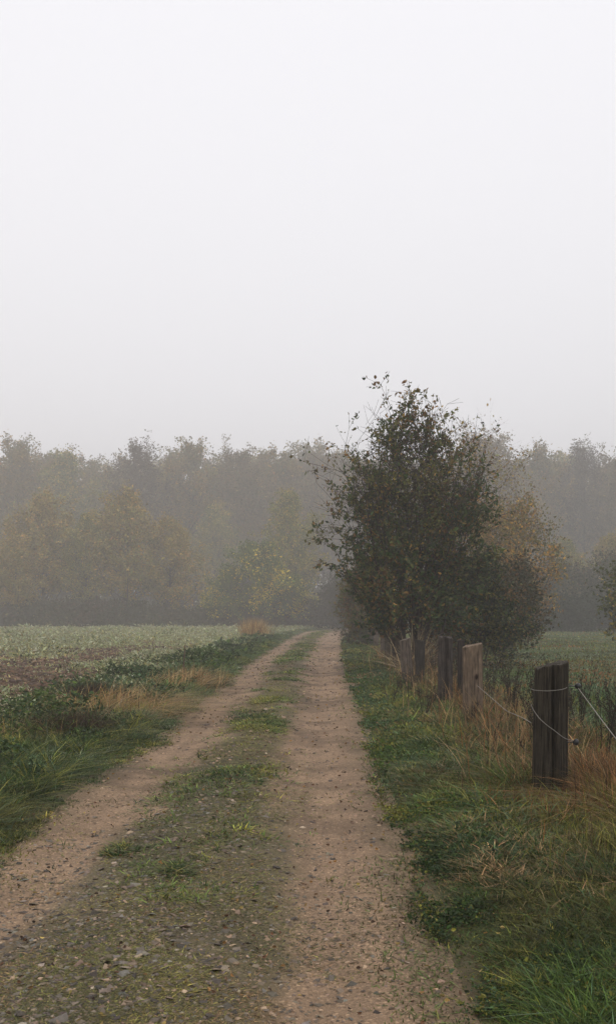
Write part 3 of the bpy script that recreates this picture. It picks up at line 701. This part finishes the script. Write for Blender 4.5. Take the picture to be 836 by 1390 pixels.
# ------------------------------------------------------------------ trees
def make_tree(name, h, R, env, base=.15, nlimb=40, twigs=6, nleaf=9000, lsize=.3, pal=None, wts=None, stems=1, trunk_r=.25, rise=.5, scat=.35,
              bark=(.05, .04, .035), leafmat=None, detail=False, sides=5, label=None, cat='tree', group=None, lean=0, stemspread=.3, wide=.6, bare=.0, sub=2, bare_top=None, kink=.05, droop=0, xs=1.0, minr=.006, hg=None, rvar=.5, zmin=.05):
    """a tree or shrub: trunk with limbs, twigs and a crown of leaves along the twigs. env(u) = crown radius share at height share u"""
    root = empty(name); T = MB(); K = MB(); tips = []; tdir = []; tw = []
    for s in range(stems):
        if stems == 1: top = np.array([lean*h, 0, h*.93])
        else:
            a = 2*PI*s/stems+rng.uniform(-.4, .4); sp = stemspread*R*rng.uniform(.3, 1)
            top = np.array([math.cos(a)*sp*2.2*xs, math.sin(a)*sp*2.2, h*rng.uniform(.70, .91)])
        n = 12; P = curve((rng.normal(0, .05*stems**.5), rng.normal(0, .05*stems**.5), -.1), top, 0, n, kink*h/10)
        if stems > 1: t_ = np.linspace(0, 1, n); P[:, :2] = P[0, :2]+(P[-1, :2]-P[0, :2])*(t_**.8)[:, None]+rng.normal(0, .02*h/7, (n, 2)).cumsum(0)
        rr = trunk_r*(1-np.linspace(0, 1, n)**.8*.93)/(stems**.4)
        rr[0] *= 1.25
        tube(T, P, rr, bark, max(5, sides+2))
        nl = max(3, nlimb//stems)
        for l in range(nl):
            u0 = base+(1-base)*(l+rng.random())/nl*.97
            f = u0*(n-1); i0 = int(min(f, n-2)); p = P[i0]*(1-f+i0)+P[i0+1]*(f-i0)
            ue = min(1, u0+rise*(1-u0)*.6*rng.random()+.05)
            a = rng.uniform(0, 2*PI); rad = R*env(ue)*rng.uniform(rvar, 1.12)
            e = np.array([math.cos(a)*rad*xs, math.sin(a)*rad, ue*h*rng.uniform(.93, 1.04)])+np.array([lean*h*ue, 0, 0])
            if rad < .1*R and ue < .9: continue
            m_ = 8; Q = curve(p, e, -.06*np.linalg.norm(e-p)+droop*rad, m_, kink*.5*h/10)
            lr = max(minr, rr[i0]*.45)
            tube(T, Q, np.linspace(lr, lr*.2, m_), bark, sides)
            ll = np.linalg.norm(e-p); lw = rng.random()
            for q in range(twigs):
                v = rng.uniform(.3, 1)**.8*(m_-1); j0 = int(min(v, m_-2)); b = Q[j0]*(1-v+j0)+Q[j0+1]*(v-j0)
                d = unit(unit(Q[j0+1]-Q[j0])+rng.normal(0, .65, 3)+np.array([0, 0, .25])); tl = ll*rng.uniform(.15, .38)+.05*R
                S = curve(b, b+d*tl, 0, 4, .01*tl)
                tube(T, S, np.linspace(max(lr*.28, minr*.6), max(lr*.10, minr*.4), 4), bark, 3)
                ends = [S]
                for z_ in range(sub):
                    b2 = S[rng.integers(1, 4)]; d2 = unit(d+rng.normal(0, .6, 3)); S2 = curve(b2, b2+d2*tl*.5, 0, 3, 0)
                    tube(T, S2, np.linspace(max(lr*.14, minr*.4), max(lr*.06, minr*.3), 3), bark, 3); ends.append(S2)
                hu = b[2]/h
                wt = 1.0 if bare_top is None else bare_top(hu, lw)
                for E in ends:
                    for w_ in range(3):
                        g_ = rng.random()*(len(E)-1); k0 = int(min(g_, len(E)-2)); tips.append(E[k0]*(1-g_+k0)+E[k0+1]*(g_-k0)); tdir.append(E[-1]-E[0]); tw.append(wt)
    tips = np.array(tips); tdir = unit(np.array(tdir)); tw = np.array(tw)
    tone = np.repeat(1, len(tips))
    idx = rng.choice(len(tips), nleaf, p=tw/tw.sum())
    sc_ = scat*(lsize/.3 if False else 1)
    PP = tips[idx]+rng.normal(0, sc_, (nleaf, 3))
    ok = PP[:, 2] > zmin*(.75+.5*rng.random(nleaf)); PP = PP[ok]; idx = idx[ok]; nn = len(PP)
    D = tdir[idx]*.5+rng.normal(0, .7, (nn, 3)); D[:, 2] -= .25
    # palette in patches over the crown
    W = []
    for s, p in enumerate(pal):
        W.append((wts[s] if wts else 1)*np.exp(7*(fbm(PP[:, 0]/R*1.6+s*5, PP[:, 2]/R*1.6+PP[:, 1]/R, 3, s*7+int(rng.integers(0, 99)))-.5)))
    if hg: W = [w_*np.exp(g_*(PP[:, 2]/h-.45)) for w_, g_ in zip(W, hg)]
    W = np.stack(W, 1); W /= W.sum(1, keepdims=True); k = (rng.random(nn)[:, None] > W.cumsum(1)).sum(1).clip(0, len(pal)-1)
    col = np.array(pal)[k]*(1+rng.normal(0, .25, (nn, 1)))*(1+rng.normal(0, .06, (nn, 3))); col = np.clip(col, .004, 1)
    leaves(K, PP, D, lsize*np.exp(rng.normal(0, .25, nn)), col, wide, detail=detail)
    T.build('trunk', M_bark, root); K.build('crown', leafmat or M_far, root)
    if label: tag(root, label, cat, group)
    return root

env_round = lambda u: math.sqrt(max(0, 1-((u-.55)/.5)**2))
env_tall = lambda u: float(np.interp(u, [0, .15, .35, .6, .8, .92, 1], [.3, .6, .9, 1, .86, .58, .2]))
env_bush = lambda u: max(0, 1-u**2.4)**.6
env_vase = lambda u: float(np.interp(u, [0, .12, .3, .5, .62, .75, .87, 1.0], [.42, .64, .92, 1.04, 1.06, 1.08, 1.0, .4]))

# the big shrub tree by the fence --------------------------------------------
LG = (.055, .088, .020); LO = (.13, .125, .030); LB = (.17, .095, .028); LY = (.32, .20, .045)
def thin(u, r):   # low down every limb is leafy, higher up more and more limbs are nearly bare
    full = float(np.interp(u, [.2, .45, .62, .75, .9, 1], [2.6, 2.2, 1.2, 1.0, 1.5, 1.8]))
    share = float(np.interp(u, [.4, .6, .75, 1], [1, .7, .42, .45]))
    return full if r < share else .06
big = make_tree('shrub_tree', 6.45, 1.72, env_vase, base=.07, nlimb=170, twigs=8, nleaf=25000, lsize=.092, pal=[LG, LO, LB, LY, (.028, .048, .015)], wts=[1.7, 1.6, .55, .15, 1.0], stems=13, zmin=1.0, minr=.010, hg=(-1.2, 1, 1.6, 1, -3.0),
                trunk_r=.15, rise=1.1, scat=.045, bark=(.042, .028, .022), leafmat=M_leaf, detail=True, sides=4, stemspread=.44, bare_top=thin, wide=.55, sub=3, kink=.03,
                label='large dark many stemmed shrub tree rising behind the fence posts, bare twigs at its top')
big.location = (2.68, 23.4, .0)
b = make_tree('shrub', 2.9, 1.55, env_bush, base=.05, nlimb=90, twigs=7, nleaf=20000, lsize=.08, pal=[(.022, .034, .014), LG, LO, LB, (.045, .055, .03)], wts=[1.2, 1.2, .8, .4, .6], stems=9, trunk_r=.05,
              rise=.4, scat=.08, leafmat=M_leaf, detail=True, sides=4, label='low dark green shrub at the right foot of the large shrub tree', cat='shrub')
b.location = (4.7, 24.9, 0)
b = make_tree('shrub', 3.0, 1.0, env_bush, base=.05, nlimb=60, twigs=6, nleaf=10000, lsize=.09, pal=[LG, LO, LB, LY], wts=[1, 1, .8, .3], stems=7, trunk_r=.05,
              rise=.4, scat=.09, leafmat=M_leaf, detail=True, sides=4, label='brown green shrub directly behind the pale reddish post under the large tree', cat='shrub')
b.location = (3.6, 24.6, 0)
b = make_tree('shrub', 4.2, 1.5, env_bush, base=.08, nlimb=70, twigs=6, nleaf=13000, lsize=.11, pal=[(.07, .08, .022), (.12, .115, .03), LO, LB], wts=[1.2, 1, 1, .5], stems=7, trunk_r=.06,
              rise=.5, scat=.12, leafmat=M_leaf, detail=True, sides=4, label='olive green shrub showing at the left of the large tree above the track edge', cat='shrub')
b.location = (2.9, 42.5, 0)
b = make_tree('bramble_bush', 1.45, .9, env_bush, base=.02, nlimb=70, twigs=5, nleaf=3500, lsize=.08, pal=[BROWN, (.03, .02, .015), OLIVE, G_dark], stems=12, trunk_r=.03,
              rise=.5, scat=.08, bark=(.04, .028, .024), leafmat=M_leaf, sides=3, label='low dark brown bramble thicket at the right edge of the far track', cat='bramble')
b.location = (2.55, 45, 0)
# bleached grass heads over the posts
tuft('reed_grass', 2.42, 20.4, 260, 1.15, (.16, .12), [(.26, .19, .10), (.20, .13, .07), (.3, .24, .14)], 'bleached arching grass heads drooping over the tops of the leaning posts', 'dry grass', lean=.42, bend=2.2, width=.02, dirn=0, dsp=1.6, levels=7)
# pale tree behind the big one
b = make_tree('birch_tree', 13.2, 4.4, lambda u: float(np.interp(u, [0, .25, .5, .75, .92, 1], [.2, .55, .9, 1, .7, .2])), base=.12, nlimb=90, twigs=8, nleaf=4600, lsize=.17, pal=[(.34, .27, .08), (.25, .21, .07), (.18, .13, .06), (.40, .25, .06)],
              stems=4, trunk_r=.16, rise=.7, scat=.2, bark=(.10, .08, .06), leafmat=M_leaf, sides=4, stemspread=.4, sub=3, label='pale yellowish thin leaved tree in mist behind the right of the large shrub tree')
b.location = (11.2, 60, 0)
b = make_tree('hawthorn_tree', 7.0, 2.6, env_round, base=.1, nlimb=80, twigs=7, nleaf=11000, lsize=.15, pal=[(.24, .18, .05), (.52, .29, .05), (.16, .145, .04), (.26, .14, .04)], wts=[1.4, .9, 1.2, .8],
              stems=5, trunk_r=.10, rise=.5, scat=.16, leafmat=M_leaf, sides=4, stemspread=.5, sub=3, label='bushy tree with orange yellow leaves right of and behind the large shrub tree')
b.location = (10.3, 46.5, 0)
b = make_tree('hawthorn_tree', 3.4, 1.5, env_round, base=.1, nlimb=60, twigs=6, nleaf=9000, lsize=.13, pal=[(.10, .075, .03), (.2, .11, .035), (.05, .05, .022)], wts=[1, .5, 1.4],
              stems=5, trunk_r=.08, rise=.5, scat=.15, leafmat=M_leaf, sides=4, stemspread=.5, label='lower brownish bush between the large shrub tree and the orange leaved tree')
b.location = (6.7, 31.5, 0)
# bush at the right edge
b = make_tree('hazel_bush', 3.6, 1.8, env_round, base=.08, nlimb=70, twigs=7, nleaf=12000, lsize=.12, pal=[(.10, .11, .028), (.06, .075, .022), (.36, .26, .05), (.15, .11, .035)], wts=[1.3, 1.0, .7, .5],
              stems=6, trunk_r=.07, rise=.4, scat=.13, leafmat=M_leaf, detail=True, sides=4, stemspread=.5, label='green and yellow leaved bush cut by the right photo edge above the meadow')
b.location = (13.2, 34, 0)

# far wood --------------------------------------------------------------------
AUT = [(0.188, 0.140, 0.049), (0.264, 0.177, 0.049), (0.163, 0.152, 0.043), (0.402, 0.244, 0.043)]
kinds = [
 dict(h=26, R=6.2, env=env_tall, nlimb=80, twigs=6, nleaf=26000, lsize=.33, pal=AUT, wts=[1.5, 1, 1, .3], trunk_r=.32, base=.18, rise=.6, scat=.33, rvar=.35),
 dict(h=25, R=5.2, env=env_round, nlimb=70, twigs=6, nleaf=20000, lsize=.31, pal=[(0.188, 0.134, 0.061), (0.239, 0.159, 0.067), (0.163, 0.140, 0.055)], trunk_r=.30, base=.25, rise=.7, scat=.30, rvar=.35),
 dict(h=22, R=5.5, env=env_tall, nlimb=70, twigs=6, nleaf=24000, lsize=.31, pal=[(0.251, 0.232, 0.055), (0.427, 0.317, 0.055), (0.151, 0.171, 0.043)], trunk_r=.28, base=.12, rise=.6, scat=.33, rvar=.3),
 dict(h=16, R=4.6, env=env_tall, nlimb=60, twigs=6, nleaf=19000, lsize=.29, pal=[(0.452, 0.281, 0.061), (0.302, 0.226, 0.055), (0.214, 0.189, 0.049)], wts=[.8, 1, 1], trunk_r=.22, base=.10, rise=.6, scat=.30, rvar=.3),
 dict(h=11, R=4.3, env=env_round, nlimb=55, twigs=6, nleaf=16000, lsize=.27, pal=[(0.094, 0.134, 0.027), (0.138, 0.171, 0.034), (0.691, 0.512, 0.061)], wts=[1.3, 1, .4], trunk_r=.18, base=.08, rise=.6, scat=.28, rvar=.35),
 dict(h=24, R=4.2, env=lambda u: float(np.interp(u, [0, .5, .7, .85, 1], [.2, .5, 1, .9, .3])), nlimb=70, twigs=7, nleaf=8500, lsize=.27, pal=[(0.088, 0.061, 0.043), (0.113, 0.079, 0.043)], trunk_r=.24, base=.4, rise=.8, scat=.24, sub=3),
 dict(h=24, R=2.2, env=lambda u: .5+.4*math.sin(u*PI), nlimb=46, twigs=5, nleaf=900, lsize=.3, pal=[(0.101, 0.073, 0.049)], trunk_r=.2, base=.35, rise=.3, scat=.3, sub=3),
]
protos = []
used = {}
def put(kind, px, d, hs=1., ws=None, rz=None, label='', cat='tree', group='trees of the misty wood', name=None):
    nm = ['beech_tree', 'oak_tree', 'maple_tree', 'autumn_tree', 'young_tree', 'ash_tree', 'bare_tree'][kind]
    if kind not in used:
        k = dict(kinds[kind]); used[kind] = make_tree(nm, k.pop('h'), k.pop('R'), k.pop('env'), sides=4, bark=(.05, .042, .036), **k); o = used[kind]
    else: o = copy_tree(used[kind])
    ws = ws or hs
    x = (px-418)/1219*d
    o.location = (x, d, float(H0(x, d))-.1); o.rotation_euler = (0, 0, rng.uniform(0, 6.28) if rz is None else rz); o.scale = (ws, ws, hs)
    tag(o, label, cat, group); return o
def hs_for(kind, py, d):   # height scale so that the crown reaches photo row py
    return ((838-py)/1219*d+1.45)/kinds[kind]['h']*.99
DF = 132
front = [
 (0, 25, 606, 183, 'tall brown tree at the far left of the wood, highest of its left end'),
 (2, 92, 622, 178, 'broad tree in the left wood left of the thin bare tree'),
 (6, 157, 622, 168, 'thin bare slender tree standing in the gap of the left wood'),
 (5, 192, 608, 172, 'open crowned tree of the left wood, sky showing through its top'),
 (0, 258, 610, 181, 'high rounded tree in the wood right of the open crowned one'),
 (1, 322, 618, 183, 'brownish round crown in the wood above the yellow leaved young tree'),
 (0, 385, 620, 185, 'tall tree in the wood straight behind the far end of the track'),
 (1, 440, 622, 189, 'round crowned tree of the wood partly behind the left edge of the shrub tree'),
 (3, 60, 672, 124, 'lower yellow brown tree at the front of the left wood'),
 (3, 172, 668, 120, 'orange brown tree in front of the open crowned tree'),
 (3, 20, 730, 118, 'small orange tinted tree at the lower left edge of the wood'),
 (2, 118, 700, 122, 'olive brown tree at the front of the wood left of the orange brown one'),
 (3, 232, 706, 121, 'small golden tinted tree right of the orange brown one at the wood front'),
 (4, 352, 738, 112, 'yellow leaved young tree standing out before the wood left of the track end'),
 (4, 310, 772, 114, 'small green bushy tree at the left foot of the yellow leaved one'),
 (4, 398, 780, 113, 'small green bushy tree at the right foot of the yellow leaved one'),
 (2, 395, 672, 124, 'misty green yellow tree behind the yellow leaved young tree'),
 (2, 290, 690, 168, 'dull green tree in the wood behind the small green bushy tree'),
 (0, 700, 640, 183, 'misty tree right after the pale thin leaved tree'),
 (0, 735, 618, 183, 'high rounded tree in the wood on the right side'),
 (5, 792, 612, 181, 'tall wispy topped tree in the right wood near the photo edge'),
 (1, 840, 626, 178, 'tall tree at the right photo edge of the wood'),
 (1, 655, 600, 185, 'high misty crown behind the pale thin leaved tree'),
 (2, 770, 735, 118, 'low yellowish tree in front of the right wood'),
 (3, 828, 728, 116, 'orange tinted small tree at the right photo edge before the wood'),
 (2, 700, 735, 120, 'dim olive tree in the right wood beside the orange leaved bush'),
 (0, 600, 640, 189, 'misty tree of the wood seen faintly behind the top of the shrub tree'),
 (1, 520, 632, 191, 'misty tree of the wood behind the middle of the shrub tree'),
]
for (k, px, py, d, lb) in front:
    s = hs_for(k, py, d); put(k, px, d, s, s*(1.0 if k != 4 else 1.05), label=lb)
# back rows
bl = 'one of the dim trees in the back rows filling the misty wood'
for row, (d, y0, step) in enumerate([(196, 646, 62), (208, 634, 62), (222, 626, 70)]):
    px = -330+row*30
    while px < 1170:
        k = [0, 1, 0, 2, 1][int(rng.integers(0, 5))]
        py = y0+rng.uniform(-14, 22)
        s = hs_for(k, py, d); put(k, px, d, s, s*rng.uniform(.95, 1.15), label=bl, group='dim back rows of the misty wood')
        px += step*rng.uniform(.8, 1.15)
# side trees outside the frame edge, seen by a camera a step aside
for px, py in ((-60, 640), (-130, 655), (-210, 630), (905, 640), (975, 655), (1050, 630)):
    s = hs_for(0, py, 165); put(0, px, 165, s, s, label=bl, group='dim back rows of the misty wood')

# undergrowth at the foot of the wood
m = MB(); NC = 5200
x = rng.uniform(-75, 75, NC); y = rng.uniform(112, 128, NC)
clear = (x > XL(y)-1.0) & (x < XR(y)+1.0) & (y < 124)
x, y = x[~clear], y[~clear]; NC = len(x)
hh = (1.0+3.6*fbm(x*.11, y*.05, 3, 200))*sst(110, 117, y)*1.05
per = 26; X = np.repeat(x, per)+rng.normal(0, .55, NC*per); Y = np.repeat(y, per)+rng.normal(0, .5, NC*per)
Zc = np.repeat(hh*rng.random(NC)**.7, per)+rng.normal(0, .35, NC*per)
Zc = np.clip(Zc, .05, None)
col = palmix(X*.15, Zc*.3, [((.03, .04, .018), 1.6), ((.045, .05, .022), 1), ((.06, .04, .022), .8), ((.10, .09, .035), .25)], [3, 4, 5, 6], scale=1)
leaves(m, np.stack([X, Y, Zc], 1), rng.normal(0, 1, (len(X), 3)), .34*np.exp(rng.normal(0, .25, len(X))), col, .7, detail=False)
NB = 60000
X = rng.uniform(-105, 105, NB); Y = rng.uniform(160, 225, NB); Zc = rng.random(NB)*(5+9*fbm(X*.07, Y*.07, 3, 9))
leaves(m, np.stack([X, Y, Zc], 1), rng.normal(0, 1, (NB, 3)), .75, pick([(.04, .04, .02), (.06, .045, .024)], NB), .8, detail=False)
tag(m.build('undergrowth', M_far), 'dark continuous undergrowth along the foot of the misty wood', 'undergrowth', kind='stuff')
# bushes right
for (px, d, h, R, pal, lb) in [(700, 92, 6.0, 4.2, [(.05, .06, .025), (.14, .11, .04), (.07, .07, .03)], 'yellow tinged bush across the meadow nearest the large shrub tree'),
                      (765, 98, 7.0, 5.0, [(.09, .09, .035), (.17, .13, .04), (.05, .055, .025)], 'broad yellow green bush across the meadow at the right'),
                      (830, 95, 7.6, 5.0, [(.08, .08, .035), (.12, .07, .03), (.05, .055, .025)], 'tall bush across the meadow at the right photo edge'),
                      (735, 88, 3.2, 4.4, [(.02, .03, .014), (.03, .04, .018)], 'low blackish green bush at the meadow edge'),
                      (800, 88, 3.0, 4.6, [(.02, .03, .014), (.028, .036, .018)], 'low blackish green bush at the meadow edge further right'),
                      (462, 108, 5.5, 4.0, [(.03, .035, .018), (.05, .045, .022)], 'dark bush closing off the far end of the track'),
                      (500, 96, 6.5, 3.6, [(.03, .035, .018), (.06, .055, .025)], 'dark bush right of the far end of the track behind the olive shrub')]:
    o = make_tree('hedge_bush', h, R, env_bush, base=.05, nlimb=60, twigs=6, nleaf=9000, lsize=.27, pal=pal, stems=6, trunk_r=.08, rise=.4, scat=.35, sides=3, stemspread=.5, label=lb, cat='bush')
    x = (px-418)/1219*d; o.location = (x, d, 0)

# ------------------------------------------------------------------ haze
hz = bpy.data.meshes.new('haze')
x0, x1, y0, y1, z0, z1 = -320, 320, -60, 360, -2, 47
vs = [(x, y, z) for x in (x0, x1) for y in (y0, y1) for z in (z0, z1)]
hz.from_pydata(vs, [], [(0, 1, 3, 2), (4, 6, 7, 5), (0, 4, 5, 1), (2, 3, 7, 6), (0, 2, 6, 4), (1, 5, 7, 3)])
ho = bpy.data.objects.new('haze', hz); C.objects.link(ho); tag(ho, 'pale even fog filling the air over field, track and wood', 'haze', kind='stuff')
hm = bpy.data.materials.new('fog'); hm.use_nodes = True; nd = hm.node_tree.nodes; nd.clear()
out = nd.new('ShaderNodeOutputMaterial'); pv = nd.new('ShaderNodeVolumePrincipled'); pv.inputs['Density'].default_value = .0035
pv.inputs['Color'].default_value = (.80, .775, .755, 1); pv.inputs['Anisotropy'].default_value = .15
hm.node_tree.links.new(pv.outputs['Volume'], out.inputs['Volume']); hz.materials.append(hm)

# ------------------------------------------------------------------ sky, sun, camera
w = bpy.data.worlds.new('World'); bpy.context.scene.world = w; w.use_nodes = True; nd = w.node_tree.nodes; ln = w.node_tree.links
bg = nd['Background']; sky = nd.new('ShaderNodeTexSky'); sky.sky_type = 'NISHITA'; sky.sun_disc = False
sky.sun_elevation = math.radians(62); sky.sun_rotation = math.radians(150); sky.air_density = 1.5; sky.dust_density = 6; sky.ozone_density = 1
hsv = nd.new('ShaderNodeHueSaturation'); hsv.inputs['Saturation'].default_value = .10
ln.new(sky.outputs['Color'], hsv.inputs['Color'])
# the cloud layer evens the sky out
mx = nd.new('ShaderNodeMix'); mx.data_type = 'RGBA'; mx.inputs['Factor'].default_value = .88
ln.new(hsv.outputs['Color'], mx.inputs[6]); mx.inputs[7].default_value = (9.6, 9.55, 10.0, 1)
ln.new(mx.outputs[2], bg.inputs['Color']); bg.inputs['Strength'].default_value = .12
sl = bpy.data.lights.new('sun', 'SUN'); sl.energy = .6; sl.angle = math.radians(35); sl.color = (1, .97, .93)
so = bpy.data.objects.new('sun', sl); C.objects.link(so); so.rotation_euler = (math.radians(28), 0, math.radians(-150+180))

cam = bpy.data.cameras.new('camera'); co = bpy.data.objects.new('camera', cam); C.objects.link(co)
co.location = (0, 0, 1.45); co.rotation_euler = (PI/2, 0, 0)
cam.sensor_fit = 'VERTICAL'; cam.sensor_height = 36; cam.sensor_width = 36; cam.lens = 36*1219/1390; cam.shift_y = (838-695)/1390
cam.clip_start = .05; cam.clip_end = 5000
S = bpy.context.scene; S.camera = co
S.view_settings.view_transform = 'Standard'; S.view_settings.look = 'None'; S.view_settings.exposure = 0; S.view_settings.gamma = 1
S.render.engine = 'CYCLES'
S.cycles.use_denoising = True; S.cycles.volume_bounces = 3; S.cycles.max_bounces = 6; S.cycles.diffuse_bounces = 3; S.cycles.transmission_bounces = 3; S.cycles.transparent_max_bounces = 4
S.cycles.use_adaptive_sampling = True
